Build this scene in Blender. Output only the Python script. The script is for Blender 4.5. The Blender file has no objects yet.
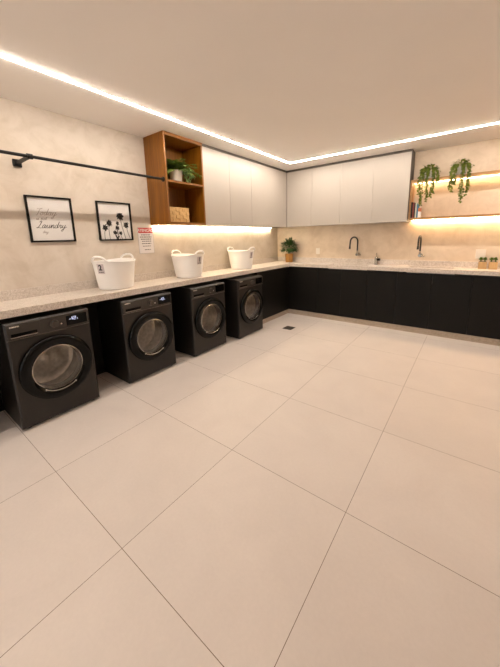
import bpy, bmesh, math, random
from mathutils import Vector, Matrix

scene = bpy.context.scene
COL = scene.collection
PI = math.pi

# ------------------------------------------------------------------ layout
XW, YW = -1.978, 4.547            # left wall face, far wall face
XE, YB = 5.40, -6.00              # right wall and wall behind the camera
ZC = 2.61                         # ceiling
ZT, ZU = 0.960, 0.903             # worktop top / underside
XCF, YCF = -1.490, 4.173          # worktop front edges
XU, YU = -1.609, 4.288            # wall cabinet fronts
ZUB = 1.622                       # wall cabinet underside
NA, NB = 1.6485, 2.2236           # oak niche

# ------------------------------------------------------------------ materials
def new_mat(name):
    m = bpy.data.materials.new(name); m.use_nodes = True
    nt = m.node_tree
    return m, nt, nt.nodes['Principled BSDF']

def plain(name, col, rough=0.5, metal=0.0, spec=0.5, var=0.0, scale=8.0, coat=0.0):
    m, nt, b = new_mat(name)
    b.inputs['Roughness'].default_value = rough
    b.inputs['Metallic'].default_value = metal
    b.inputs['Specular IOR Level'].default_value = spec
    b.inputs['Coat Weight'].default_value = coat
    b.inputs['Base Color'].default_value = (*col, 1)
    if var > 0:
        tc = nt.nodes.new('ShaderNodeTexCoord'); n = nt.nodes.new('ShaderNodeTexNoise')
        n.inputs['Scale'].default_value = scale; n.inputs['Detail'].default_value = 4
        r = nt.nodes.new('ShaderNodeValToRGB')
        r.color_ramp.elements[0].position = 0.3; r.color_ramp.elements[1].position = 0.7
        r.color_ramp.elements[0].color = (*[c*(1-var) for c in col], 1)
        r.color_ramp.elements[1].color = (*[min(1, c*(1+var)) for c in col], 1)
        nt.links.new(tc.outputs['Object'], n.inputs['Vector'])
        nt.links.new(n.outputs['Fac'], r.inputs['Fac'])
        nt.links.new(r.outputs['Color'], b.inputs['Base Color'])
    return m

def emis(name, col, strength):
    m, nt, b = new_mat(name)
    b.inputs['Base Color'].default_value = (0.8, 0.8, 0.8, 1)
    b.inputs['Emission Color'].default_value = (*col, 1)
    b.inputs['Emission Strength'].default_value = strength
    return m

def ramp(nt, src, stops):
    r = nt.nodes.new('ShaderNodeValToRGB')
    while len(r.color_ramp.elements) < len(stops): r.color_ramp.elements.new(0.5)
    for e, (p, c) in zip(r.color_ramp.elements, stops):
        e.position = p; e.color = (*c, 1) if len(c) == 3 else c
    nt.links.new(src, r.inputs['Fac'])
    return r.outputs['Color']

def mixc(nt, fac, a, b, mode='MIX'):
    n = nt.nodes.new('ShaderNodeMix'); n.data_type = 'RGBA'; n.blend_type = mode
    for sock, v in ((n.inputs[0], fac), (n.inputs[6], a), (n.inputs[7], b)):
        if hasattr(v, 'links'): nt.links.new(v, sock)
        else: sock.default_value = v
    return n.outputs[2]

def noise(nt, vec, scale, detail=4, rough=0.55, dist=0.0):
    n = nt.nodes.new('ShaderNodeTexNoise')
    n.inputs['Scale'].default_value = scale; n.inputs['Detail'].default_value = detail
    n.inputs['Roughness'].default_value = rough; n.inputs['Distortion'].default_value = dist
    if vec is not None: nt.links.new(vec, n.inputs['Vector'])
    return n.outputs['Fac']

def geo_pos(nt):
    return nt.nodes.new('ShaderNodeNewGeometry').outputs['Position']

def wall_material(name='troweled_cream_plaster', tint=(1, 1, 1, 1)):
    m, nt, b = new_mat(name)
    p = geo_pos(nt)
    big = noise(nt, p, 1.3, 6, 0.6, 1.2)
    fine = noise(nt, p, 6.0, 8, 0.65, 0.8)
    c1 = ramp(nt, big, [(0.30, (0.70, 0.60, 0.485)), (0.52, (0.79, 0.705, 0.60)), (0.75, (0.83, 0.755, 0.65))])
    c2 = ramp(nt, fine, [(0.32, (0.86, 0.84, 0.80)), (0.55, (1, 1, 1))])
    c = mixc(nt, 0.75, c1, c2, 'MULTIPLY')
    c = mixc(nt, 1.0, c, tint, 'MULTIPLY')
    nt.links.new(c, b.inputs['Base Color'])
    b.inputs['Roughness'].default_value = 0.55
    bp = nt.nodes.new('ShaderNodeBump'); bp.inputs['Strength'].default_value = 0.05
    nt.links.new(fine, bp.inputs['Height']); nt.links.new(bp.outputs['Normal'], b.inputs['Normal'])
    return m

def floor_material():
    m, nt, b = new_mat('large_beige_porcelain_tiles')
    p = geo_pos(nt)
    sep = nt.nodes.new('ShaderNodeSeparateXYZ'); nt.links.new(p, sep.inputs[0])
    def math_(op, a, bb=None):
        n = nt.nodes.new('ShaderNodeMath'); n.operation = op
        for i, v in enumerate((a, bb)):
            if v is None: continue
            if hasattr(v, 'links'): nt.links.new(v, n.inputs[i])
            else: n.inputs[i].default_value = v
        return n.outputs[0]
    T = 0.8
    def line(o):
        d = math_('DIVIDE', math_('ADD', o, 40*T), T)
        fr = math_('FRACT', d)
        e = math_('MINIMUM', fr, math_('SUBTRACT', 1.0, fr))
        return math_('LESS_THAN', e, 0.0013/T)
    g = math_('MAXIMUM', line(sep.outputs[0]), line(sep.outputs[1]))
    # every tile its own slight tone
    ix = math_('FLOOR', math_('DIVIDE', math_('ADD', sep.outputs[0], 40*T), T))
    iy = math_('FLOOR', math_('DIVIDE', math_('ADD', sep.outputs[1], 40*T), T))
    comb = nt.nodes.new('ShaderNodeCombineXYZ'); nt.links.new(ix, comb.inputs[0]); nt.links.new(iy, comb.inputs[1])
    wn = nt.nodes.new('ShaderNodeTexWhiteNoise'); nt.links.new(comb.outputs[0], wn.inputs['Vector'])
    cloud = noise(nt, p, 2.2, 7, 0.6, 0.6)
    fine = noise(nt, p, 60.0, 3, 0.6)
    c = ramp(nt, cloud, [(0.3, (0.70, 0.632, 0.592)), (0.7, (0.76, 0.690, 0.647))])
    c = mixc(nt, 0.5, c, ramp(nt, fine, [(0.3, (0.93, 0.93, 0.93)), (0.7, (1, 1, 1))]), 'MULTIPLY')
    c = mixc(nt, 1.0, c, ramp(nt, wn.outputs['Value'], [(0, (0.97, 0.97, 0.97)), (1, (1, 1, 1))]), 'MULTIPLY')
    c = mixc(nt, g, c, (0.18, 0.12, 0.085, 1))
    nt.links.new(c, b.inputs['Base Color'])
    b.inputs['Roughness'].default_value = 0.42
    b.inputs['Specular IOR Level'].default_value = 0.35
    return m

def stone_material(name='speckled_beige_stone', tint=(1, 1, 1, 1)):
    m, nt, b = new_mat(name)
    p = geo_pos(nt)
    n1 = noise(nt, p, 140, 3, 0.7); n2 = noise(nt, p, 45, 4, 0.6); n3 = noise(nt, p, 5, 3)
    c = ramp(nt, n3, [(0.3, (0.73, 0.665, 0.605)), (0.7, (0.80, 0.735, 0.67))])
    c = mixc(nt, 0.8, c, ramp(nt, n1, [(0.36, (0.58, 0.52, 0.47)), (0.54, (1, 1, 1)), (0.68, (1, 1, 1))]), 'MULTIPLY')
    c = mixc(nt, 0.6, c, ramp(nt, n2, [(0.36, (0.72, 0.68, 0.62)), (0.56, (1, 1, 1))]), 'MULTIPLY')
    c = mixc(nt, 1.0, c, tint, 'MULTIPLY')
    nt.links.new(c, b.inputs['Base Color'])
    b.inputs['Roughness'].default_value = 0.3
    return m

def wood_material(name, dark, light, axis='Z', sc=1.0):
    m, nt, b = new_mat(name)
    p = geo_pos(nt)
    mp = nt.nodes.new('ShaderNodeMapping'); nt.links.new(p, mp.inputs['Vector'])
    s = {'X': (1.2, 22, 22), 'Y': (22, 1.2, 22), 'Z': (22, 22, 1.2)}[axis]
    mp.inputs['Scale'].default_value = [v*sc for v in s]
    n1 = noise(nt, mp.outputs[0], 1.6, 6, 0.6, 0.8)
    n2 = noise(nt, mp.outputs[0], 7.0, 3, 0.7)
    c = ramp(nt, n1, [(0.32, dark), (0.68, light)])
    c = mixc(nt, 0.5, c, ramp(nt, n2, [(0.35, (0.75, 0.72, 0.70)), (0.6, (1, 1, 1))]), 'MULTIPLY')
    nt.links.new(c, b.inputs['Base Color'])
    b.inputs['Roughness'].default_value = 0.45
    return m

def glass_material(name, tint, fac_add=0.06, rough=0.02):
    m = bpy.data.materials.new(name); m.use_nodes = True
    nt = m.node_tree; nt.nodes.clear()
    o = nt.nodes.new('ShaderNodeOutputMaterial'); mx = nt.nodes.new('ShaderNodeMixShader')
    t = nt.nodes.new('ShaderNodeBsdfTransparent'); t.inputs['Color'].default_value = (*tint, 1)
    g = nt.nodes.new('ShaderNodeBsdfGlossy'); g.inputs['Roughness'].default_value = rough
    f = nt.nodes.new('ShaderNodeLayerWeight'); f.inputs['Blend'].default_value = 0.5
    pw = nt.nodes.new('ShaderNodeMath'); pw.operation = 'POWER'; pw.inputs[1].default_value = 4.0
    a = nt.nodes.new('ShaderNodeMath'); a.operation = 'MULTIPLY_ADD'; a.inputs[1].default_value = 0.9; a.inputs[2].default_value = fac_add
    nt.links.new(f.outputs['Facing'], pw.inputs[0]); nt.links.new(pw.outputs[0], a.inputs[0]); nt.links.new(a.outputs[0], mx.inputs['Fac'])
    nt.links.new(t.outputs[0], mx.inputs[1]); nt.links.new(g.outputs[0], mx.inputs[2])
    nt.links.new(mx.outputs[0], o.inputs['Surface'])
    return m

def leaf_material(name, a, b_, rough=0.5, thin=0.25):
    m, nt, b = new_mat(name)
    p = geo_pos(nt)
    n1 = noise(nt, p, 30, 3)
    c = ramp(nt, n1, [(0.3, a), (0.7, b_)])
    nt.links.new(c, b.inputs['Base Color']); b.inputs['Roughness'].default_value = rough
    # leaves let some light through
    tr = nt.nodes.new('ShaderNodeBsdfTranslucent'); mx = nt.nodes.new('ShaderNodeMixShader'); mx.inputs['Fac'].default_value = thin
    nt.links.new(c, tr.inputs['Color']); out = nt.nodes['Material Output']
    nt.links.new(b.outputs[0], mx.inputs[1]); nt.links.new(tr.outputs[0], mx.inputs[2]); nt.links.new(mx.outputs[0], out.inputs['Surface'])
    return m

def weave_material():
    m, nt, b = new_mat('woven_straw')
    tc = nt.nodes.new('ShaderNodeTexCoord')
    n1 = noise(nt, tc.outputs['Object'], 35, 3)
    c = ramp(nt, n1, [(0.3, (0.55, 0.33, 0.12)), (0.7, (0.72, 0.48, 0.21))])
    nt.links.new(c, b.inputs['Base Color']); b.inputs['Roughness'].default_value = 0.7
    return m

LED_COL = (1.0, 0.885, 0.76)
M = dict(
    wall=wall_material(tint=(0.88, 0.88, 0.90, 1)), wallfar=wall_material('led_tinted_plaster', (0.99, 0.92, 0.84, 1)), floor=floor_material(), stone=stone_material(tint=(1.0, 0.995, 1.0, 1)), plinth=stone_material('shaded_plinth_stone', (0.70, 0.64, 0.56, 1)),  # wallfar tint holds the warm LED spill; plinth tint holds the shade under cabinets
    ceiling=plain('warm_white_ceiling_paint', (0.93, 0.89, 0.85), 0.7, var=0.01, scale=2),
    oakV=wood_material('oak_upright_grain', (0.170, 0.052, 0.0005), (0.275, 0.100, 0.002), 'Z'),
    oakY=wood_material('oak_level_grain', (0.19, 0.064, 0.002), (0.30, 0.114, 0.006), 'Y'),
    oakX=wood_material('oak_shelf_grain', (0.40, 0.21, 0.085), (0.56, 0.33, 0.15), 'X'),
    white=plain('ivory_laminate', (0.45, 0.405, 0.357), 0.38, var=0.015, scale=3),
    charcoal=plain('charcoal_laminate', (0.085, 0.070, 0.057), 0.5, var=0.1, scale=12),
    black=plain('matte_black_laminate', (0.0045, 0.0034, 0.0024), 0.5, spec=0.2, var=0.1, scale=6),
    washer=plain('graphite_enamel', (0.0195, 0.016, 0.0135), 0.36, metal=0.25, var=0.05, scale=15),
    washerside=plain('dark_graphite_side', (0.018, 0.015, 0.013), 0.5, var=0.05, scale=15),
    panel=plain('graphite_panel', (0.030, 0.025, 0.022), 0.30, var=0.05, scale=15),
    gloss=plain('gloss_black_plastic', (0.003, 0.0027, 0.0025), 0.08, spec=0.16),
    recess=plain('deep_black_plastic', (0.002, 0.002, 0.002), 0.7, spec=0.05),
    trim=plain('smoked_chrome', (0.55, 0.52, 0.48), 0.25, metal=1.0),
    drum=plain('drum_steel', (0.60, 0.56, 0.51), 0.30, metal=0.85, var=0.2, scale=30),
    doorglass=glass_material('smoked_door_glass', (0.86, 0.85, 0.84), 0.06, 0.03),
    pane=glass_material('picture_glass', (0.97, 0.97, 0.97), 0.01, 0.04),
    blackmetal=plain('black_powder_coat', (0.006, 0.0055, 0.005), 0.45, spec=0.3, var=0.1, scale=40),
    blackpaint=plain('black_frame_paint', (0.006, 0.005, 0.004), 0.6, spec=0.2),
    chrome=plain('brushed_chrome', (0.40, 0.38, 0.35), 0.22, metal=1.0),
    blackhose=plain('black_rubber', (0.012, 0.011, 0.010), 0.35),
    paper=plain('poster_paper', (0.93, 0.90, 0.88), 0.7, var=0.01, scale=5),
    ink=plain('black_ink', (0.012, 0.011, 0.011), 0.7),
    inkgrey=plain('grey_ink', (0.44, 0.36, 0.34), 0.7),
    inkdark=plain('charcoal_ink', (0.06, 0.05, 0.05), 0.7),
    signwhite=plain('sign_white', (0.78, 0.73, 0.72), 0.5, var=0.01),
    signred=plain('sign_red', (0.55, 0.045, 0.05), 0.5, var=0.03),
    signgrey=plain('sign_border', (0.42, 0.38, 0.38), 0.5),
    tub=plain('white_soft_plastic', (0.93, 0.90, 0.87), 0.4, var=0.015, scale=6),
    tag=plain('sticker_grey', (0.62, 0.55, 0.55), 0.5, var=0.02),
    potwhite=plain('white_ceramic', (0.88, 0.84, 0.78), 0.35, var=0.04, scale=15),
    potgrey=plain('pale_grey_pot', (0.52, 0.50, 0.46), 0.5, var=0.06, scale=20),
    potwood=wood_material('amber_wood_pot', (0.36, 0.155, 0.026), (0.50, 0.24, 0.05), 'Z', 1.5),
    potpine=wood_material('pale_wood_pot', (0.58, 0.36, 0.15), (0.72, 0.49, 0.24), 'Z', 1.5),
    soil=plain('dark_soil', (0.03, 0.02, 0.012), 0.9, var=0.4, scale=60),
    leafdark=leaf_material('dark_leaf', (0.012, 0.045, 0.010), (0.05, 0.12, 0.022)),
    leafmid=leaf_material('mid_leaf', (0.030, 0.075, 0.010), (0.19, 0.27, 0.045)),
    leafivy=leaf_material('ivy_leaf', (0.03, 0.065, 0.005), (0.19, 0.23, 0.012), thin=0.4),
    leafsucc=leaf_material('succulent_leaf', (0.05, 0.11, 0.012), (0.16, 0.25, 0.03)),
    weave=weave_material(),
    plastic=plain('white_switch_plastic', (0.84, 0.77, 0.68), 0.35),
    whitepaint=plain('white_profile', (0.72, 0.66, 0.58), 0.4),
    led=emis('warm_led_diffuser', LED_COL, 126.0),
    led_cab=emis('warm_cabinet_led', (1.0, 0.82, 0.55), 105.0),
    led_shelf=emis('warm_shelf_led', (1.0, 0.67, 0.35), 30.0),
    led_under=emis('warm_under_shelf_led', (1.0, 0.67, 0.35), 84.0),
    screen=emis('blue_white_digits', (0.42, 0.55, 1.0), 0.7),
)
BOOKS = [((0.012, 0.010, 0.010), 0.020), ((0.22, 0.05, 0.04), 0.020), ((0.03, 0.02, 0.02), 0.014),
         ((0.62, 0.66, 0.55), 0.017), ((0.06, 0.22, 0.36), 0.015)]

# ------------------------------------------------------------------ mesh helpers
class MB:
    def __init__(s): s.bm = bmesh.new()
    def box(s, a, b, bevel=0.0, seg=2):
        r = bmesh.ops.create_cube(s.bm, size=1)
        vs = r['verts']
        for v in vs:
            v.co = Vector([(a[i]+b[i])/2 + v.co[i]*(b[i]-a[i]) for i in range(3)])
        if bevel > 0:
            es = list({e for v in vs for e in v.link_edges})
            bmesh.ops.bevel(s.bm, geom=es, offset=bevel, segments=seg, affect='EDGES', profile=0.5)
        return s
    def quad(s, *pts):
        vs = [s.bm.verts.new(p) for p in pts]; s.bm.faces.new(vs); return s
    def lathe(s, prof, n=32, mtx=None, closed=False, sx=1.0, sy=1.0):
        """prof: (radius, height) pairs turned about local Z"""
        rings = []
        mtx = mtx or Matrix.Identity(4)
        for (r, z) in prof:
            if r < 1e-6: rings.append([s.bm.verts.new(mtx @ Vector((0, 0, z)))]); continue
            rings.append([s.bm.verts.new(mtx @ Vector((sx*r*math.cos(2*PI*k/n), sy*r*math.sin(2*PI*k/n), z))) for k in range(n)])
        pairs = list(zip(rings, rings[1:]))
        if closed: pairs.append((rings[-1], rings[0]))
        for A, B in pairs:
            if len(A) == 1 and len(B) == 1: continue
            for k in range(n):
                k2 = (k+1) % n
                if len(A) == 1: f = [A[0], B[k2], B[k]]
                elif len(B) == 1: f = [A[k], A[k2], B[0]]
                else: f = [A[k], A[k2], B[k2], B[k]]
                s.bm.faces.new(f)
        return s
    def tube(s, pts, r, n=12, caps=True):
        pts = [Vector(p) for p in pts]
        rr = r if isinstance(r, (list, tuple)) else [r]*len(pts)
        rings = []; prev = None
        for i, p in enumerate(pts):
            t = (pts[min(i+1, len(pts)-1)] - pts[max(i-1, 0)]).normalized()
            if prev is None:
                ref = Vector((0, 0, 1)) if abs(t.z) < 0.9 else Vector((1, 0, 0))
                u = t.cross(ref).normalized()
            else:
                u = (prev - t*prev.dot(t)).normalized()
            prev = u; v = t.cross(u)
            rings.append([s.bm.verts.new(p + rr[i]*(u*math.cos(2*PI*k/n) + v*math.sin(2*PI*k/n))) for k in range(n)])
        for A, B in zip(rings, rings[1:]):
            for k in range(n):
                s.bm.faces.new([A[k], A[(k+1) % n], B[(k+1) % n], B[k]])
        if caps:
            s.bm.faces.new(rings[0][::-1]); s.bm.faces.new(rings[-1])
        return s
    def slab(s, xs, ys, keep, z0, z1):
        """rectilinear slab from grid cells; keep(i,j) tells which cells exist"""
        top = {}; bot = {}
        def V(d, i, j, z):
            if (i, j) not in d: d[(i, j)] = s.bm.verts.new((xs[i], ys[j], z))
            return d[(i, j)]
        nx, ny = len(xs)-1, len(ys)-1
        K = lambda i, j: 0 <= i < nx and 0 <= j < ny and keep(i, j)
        for i in range(nx):
            for j in range(ny):
                if not K(i, j): continue
                c = [(i, j), (i+1, j), (i+1, j+1), (i, j+1)]
                s.bm.faces.new([V(top, *q, z1) for q in c])
                s.bm.faces.new([V(bot, *q, z0) for q in reversed(c)])
                for k, (di, dj) in enumerate(((0, -1), (1, 0), (0, 1), (-1, 0))):
                    if not K(i+di, j+dj):
                        a, b = c[k], c[(k+1) % 4]
                        s.bm.faces.new([V(bot, *a, z0), V(bot, *b, z0), V(top, *b, z1), V(top, *a, z1)])
        return s
    def leaf(s, base, d, up, L, W, droop=0.3, n=4, fold=0.15):
        d = Vector(d).normalized(); up = Vector(up)
        side = d.cross(up)
        if side.length < 1e-4: side = d.cross(Vector((1, 0, 0)))
        side.normalize(); nrm = side.cross(d)
        rows = []
        for i in range(n+1):
            t = i/n
            c = Vector(base) + d*(L*t) + nrm*(-droop*L*t*t)
            w = W*0.5*max(0.03, math.sin(PI*min(1, (t*0.92+0.06)))**0.8)
            rows.append([s.bm.verts.new(c - side*w + nrm*w*fold), s.bm.verts.new(c), s.bm.verts.new(c + side*w + nrm*w*fold)])
        for A, B in zip(rows, rows[1:]):
            for k in range(2): s.bm.faces.new([A[k], A[k+1], B[k+1], B[k]])
        return s
    def build(s, name, mat, parent=None, smooth=False, normals=True):
        if normals: bmesh.ops.recalc_face_normals(s.bm, faces=s.bm.faces)
        me = bpy.data.meshes.new(name); s.bm.to_mesh(me); s.bm.free()
        me.materials.append(M[mat] if isinstance(mat, str) else mat)
        if smooth:
            for p in me.polygons: p.use_smooth = True
            try: me.set_sharp_from_angle(angle=math.radians(38))
            except Exception: pass
        o = bpy.data.objects.new(name, me); COL.objects.link(o)
        if parent is not None: o.parent = parent
        return o

def B(*a, **k): return MB().box(*a, **k)

def tag(o, label, cat, group=None):
    o['label'] = label; o['category'] = cat
    if group: o['group'] = group
    return o
def thing(name, label, cat, loc=(0, 0, 0), rz=0.0, group=None):
    o = bpy.data.objects.new(name, None); COL.objects.link(o)
    o.empty_display_size = 0.1; o.location = loc; o.rotation_euler = (0, 0, rz)
    return tag(o, label, cat, group)
def struct(o):
    o['kind'] = 'structure'; return o
def copy_thing(o, name=None, loc=None, label=None, group=None):
    c = o.copy(); COL.objects.link(c)
    if loc is not None: c.location = loc
    if label: c['label'] = label
    if group: c['group'] = group
    for ch in list(o.children):
        d = ch.copy(); COL.objects.link(d); d.parent = c
        for g in list(ch.children):
            e = g.copy(); COL.objects.link(e); e.parent = d
    return c

def text_mesh(body, size, shear=0.0, extrude=0.0004, bold=0.0, align='CENTER', spacing=1.0):
    cu = bpy.data.curves.new('text', 'FONT'); cu.body = body; cu.size = size
    cu.shear = shear; cu.extrude = extrude; cu.align_x = align; cu.align_y = 'CENTER'; cu.offset = bold
    cu.space_character = spacing
    o = bpy.data.objects.new('text', cu); COL.objects.link(o)
    dg = bpy.context.evaluated_depsgraph_get()
    me = bpy.data.meshes.new_from_object(o.evaluated_get(dg))
    bpy.data.objects.remove(o); bpy.data.curves.remove(cu)
    return me
# text x -> +Y, text y -> +Z, text normal -> +X (things on the left wall, washer fronts)
WALLX = Matrix(((0, 0, 1, 0), (1, 0, 0, 0), (0, 1, 0, 0), (0, 0, 0, 1)))
def text_obj(name, body, size, mat, parent, at, mtx=WALLX, **k):
    me = text_mesh(body, size, **k); me.transform(Matrix.Translation(at) @ mtx)
    me.materials.clear(); me.materials.append(M[mat]); me.name = name
    o = bpy.data.objects.new(name, me); COL.objects.link(o); o.parent = parent
    return o
def add_text(mb, body, size, at, mtx=WALLX, **k):
    me = text_mesh(body, size, **k); me.transform(Matrix.Translation(at) @ mtx)
    mb.bm.from_mesh(me); bpy.data.meshes.remove(me)

def spline(pts, n=8):
    """Catmull-Rom through the points"""
    P = [Vector(p) for p in pts]; P = [P[0]*2-P[1]] + P + [P[-1]*2-P[-2]]
    out = []
    for i in range(1, len(P)-2):
        for k in range(n):
            t = k/n; a, b, c, d = P[i-1:i+3]
            out.append(0.5*((2*b)+(c-a)*t+(2*a-5*b+4*c-d)*t*t+(3*b-a-3*c+d)*t**3))
    out.append(P[-2]); return out

def ribbon(mb, pts2, w, x):
    """pen stroke lying on the plane X=x; pts2 are (y,z)"""
    P = [Vector((p[0], p[1])) for p in pts2]; L = []; R = []
    for i, p in enumerate(P):
        t = (P[min(i+1, len(P)-1)]-P[max(i-1, 0)])
        t = t.normalized() if t.length > 1e-9 else Vector((1, 0)); nn = Vector((-t.y, t.x))
        ww = w*(0.65+0.6*abs(t.y))
        L.append(mb.bm.verts.new((x, *(p+nn*ww/2)))); R.append(mb.bm.verts.new((x, *(p-nn*ww/2))))
    for i in range(len(P)-1): mb.bm.faces.new([L[i], R[i], R[i+1], L[i+1]])

# ------------------------------------------------------------------ room shell
struct(B((XW-0.15, YB-0.15, -0.10), (XE+0.15, YW+0.15, 0.0)).build('floor', 'floor'))
struct(B((XW-0.15, YB-0.15, ZC), (XE+0.15, YW+0.15, ZC+0.12)).build('ceiling', 'ceiling'))
struct(B((XW-0.15, YB-0.15, 0), (XW, YW+0.15, ZC)).build('wall_left', 'wall'))
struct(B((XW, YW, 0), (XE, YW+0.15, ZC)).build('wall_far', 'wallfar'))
struct(B((XE, YB-0.15, 0), (XE+0.15, YW+0.15, ZC)).build('wall_right', 'wall'))
WX0, WX1, WZ0, WZ1 = -1.3, 1.3, 0.25, 2.35  # unseen opening behind the camera, invented to let in cool fill daylight
mb = MB()
mb.box((XW, YB-0.15, 0), (WX0, YB, ZC)); mb.box((WX1, YB-0.15, 0), (XE, YB, ZC))
mb.box((WX0, YB-0.15, 0), (WX1, YB, WZ0)); mb.box((WX0, YB-0.15, WZ1), (WX1, YB, ZC))
struct(mb.build('wall_back', 'wall'))
mb = MB(); k = 0.05
mb.box((WX0, YB-0.10, WZ0), (WX0+k, YB-0.04, WZ1)); mb.box((WX1-k, YB-0.10, WZ0), (WX1, YB-0.04, WZ1))
mb.box((WX0+k, YB-0.10, WZ0), (WX1-k, YB-0.04, WZ0+k)); mb.box((WX0+k, YB-0.10, WZ1-k), (WX1-k, YB-0.04, WZ1)); mb.box((-k/2, YB-0.10, WZ0+k), (k/2, YB-0.04, WZ1-k))
struct(mb.build('unseen_window_1', 'blackmetal'))

# stone plinth under the cabinets
XEND = 2.42
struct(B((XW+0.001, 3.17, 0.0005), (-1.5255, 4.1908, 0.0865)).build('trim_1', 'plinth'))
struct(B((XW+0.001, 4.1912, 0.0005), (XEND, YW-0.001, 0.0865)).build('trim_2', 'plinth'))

# ------------------------------------------------------------------ worktop with two sink openings
S1 = (-0.75, -0.118, 4.262, 4.475); S2 = (0.46, 1.02, 4.300, 4.485)
wt = thing('countertop', 'long L-shaped speckled beige stone worktop over the washers and black cabinets', 'countertop', (0, 0, 0))
xs = [XW+0.001, XCF, S1[0], S1[1], S2[0], S2[1], XEND]
ys = [-0.70, YCF, S1[2], S2[2], S1[3], S2[3], YW-0.001]
def keep(i, j):
    if j == 0: return i == 0
    if i == 2 and j in (2, 3): return False
    if i == 4 and j in (3, 4): return False
    return True
MB().slab(xs, ys, keep, ZU, ZT).build('slab', 'stone', wt)
MB().slab([XW+0.001, XW+0.021, XEND], [-0.70, YW-0.021, YW-0.001], lambda i, j: i == 0 or j == 1, ZT, 1.045).build('backsplash', 'stone', wt)
B((XW+0.002, -0.698, 0.001), (XCF-0.02, -0.66, ZU-0.0005)).build('end_panel', 'black', wt)
B((XW+0.001, -0.659, 0.001), (XW+0.013, 3.168, ZU-0.0005)).build('back_panel', 'black', wt)

def sink(S, depth):
    cx, cy = (S[0]+S[1])/2, (S[2]+S[3])/2
    x0, x1, y0, y1 = S; zb = ZU-depth; zt = ZU-0.0005
    k = 0.012; mb = MB()
    mb.box((x0-k, y0-k, zb-k), (x1+k, y1+k, zb))
    mb.box((x0-k, y0-k, zb), (x0, y1+k, zt)); mb.box((x1, y0-k, zb), (x1+k, y1+k, zt))
    mb.box((x0, y0-k, zb), (x1, y0, zt)); mb.box((x0, y1, zb), (x1, y1+k, zt))
    b = mb.build('sink_basin', 'stone', wt)
    MB().lathe([(0, 0.004), (0.030, 0.004), (0.036, 0.001), (0.038, 0.0002)], 24, Matrix.Translation((cx, cy, zb))).build('sink_drain', 'chrome', b, True)
sink(S1, 0.16)
sink(S2, 0.16)

# ------------------------------------------------------------------ black base cabinets (far run and corner return)
def base_cab(x0, x1, ndoors, label):
    cx = (x0+x1)/2
    t = thing('base_cabinet', label, 'cabinet', (cx, 0, 0.0870), 0, 'black base cabinets')
    z1 = ZU-0.0870-0.0006
    hs = 0.62-0.0  # carcass height below a sink
    a, b = x0-cx+0.0005, x1-cx-0.0005
    mb = MB(); th = 0.016; yf, yb = YCF+0.029, YW-0.002
    mb.box((a, yf, 0), (a+th, yb, z1)); mb.box((b-th, yf, 0), (b, yb, z1))
    mb.box((a+th, yf, 0), (b-th, yb, th)); mb.box((a+th, yb-0.008, th), (b-th, yb, z1))
    mb.build('body', 'black', t)
    w = (b-a)/ndoors
    for k in range(ndoors):
        B((a+k*w+0.0012, YCF+0.008, 0.002), (a+(k+1)*w-0.0012, YCF+0.0275, z1-0.012), 0.001, 1).build('door', 'black', t)
base_cab(-1.508, -0.93, 1, 'black floor cabinet at the inner corner, left of the sink cabinet')
base_cab(-0.93, -0.085, 2, 'black double-door floor cabinet under the left sink and gooseneck tap')
base_cab(-0.085, 0.345, 1, 'black single-door floor cabinet between the two sinks')
base_cab(0.345, 1.245, 2, 'black double-door floor cabinet under the right sink')
base_cab(1.245, 1.69, 1, 'black single-door floor cabinet below the two small succulent pots')
base_cab(1.69, 2.41, 2, 'black double-door floor cabinet at the right end of the worktop')
t = thing('base_cabinet', 'black floor cabinet on the left wall between the last washer and the corner', 'cabinet', (0, 3.69, 0.0870), 0, 'black base cabinets')
z1 = ZU-0.0870-0.0006
mb = MB(); a, b = 3.18-3.69, 4.170-3.69
xb, xf = XW+0.002, XCF-0.029
mb.box((xb, a, 0), (xf, a+0.016, z1)); mb.box((xb, b-0.016, 0), (xf, b, z1)); mb.box((xb, a+0.016, 0), (xf, b-0.016, 0.016)); mb.box((xb, a+0.016, 0.016), (xb+0.008, b-0.016, z1))
mb.build('body', 'black', t)
B((XCF-0.0275, a+0.001, 0.002), (XCF-0.008, b-0.002+0.012, z1-0.012), 0.001, 1).build('door', 'black', t)

# ------------------------------------------------------------------ wall cabinets
ZD = 2.573                       # door tops; above them a charcoal reveal strip up to the ceiling
def wall_cab_left(y0, y1, label):
    t = thing('wall_cabinet', label, 'cabinet', (0, (y0+y1)/2, ZUB), 0, 'ivory wall cabinets')
    a = y0-(y0+y1)/2; b = -a
    B((XW+0.001, a+0.0005, 0.004), (XU-0.0205, b-0.0005, ZD-ZUB-0.004)).build('body', 'charcoal', t)
    B((XU-0.020, a+0.0012, 0), (XU, b-0.0012, ZD-ZUB), 0.001, 1).build('door', 'white', t)
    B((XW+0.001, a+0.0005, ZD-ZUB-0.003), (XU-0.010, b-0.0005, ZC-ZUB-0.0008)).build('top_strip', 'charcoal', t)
wall_cab_left(NB+0.001, 2.722, 'ivory wall cabinet directly right of the oak niche')
wall_cab_left(2.722, 3.222, 'ivory wall cabinet on the left wall, second door from the oak niche')
wall_cab_left(3.222, YU-0.001, 'widest ivory wall cabinet, on the left wall next to the corner')
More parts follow.
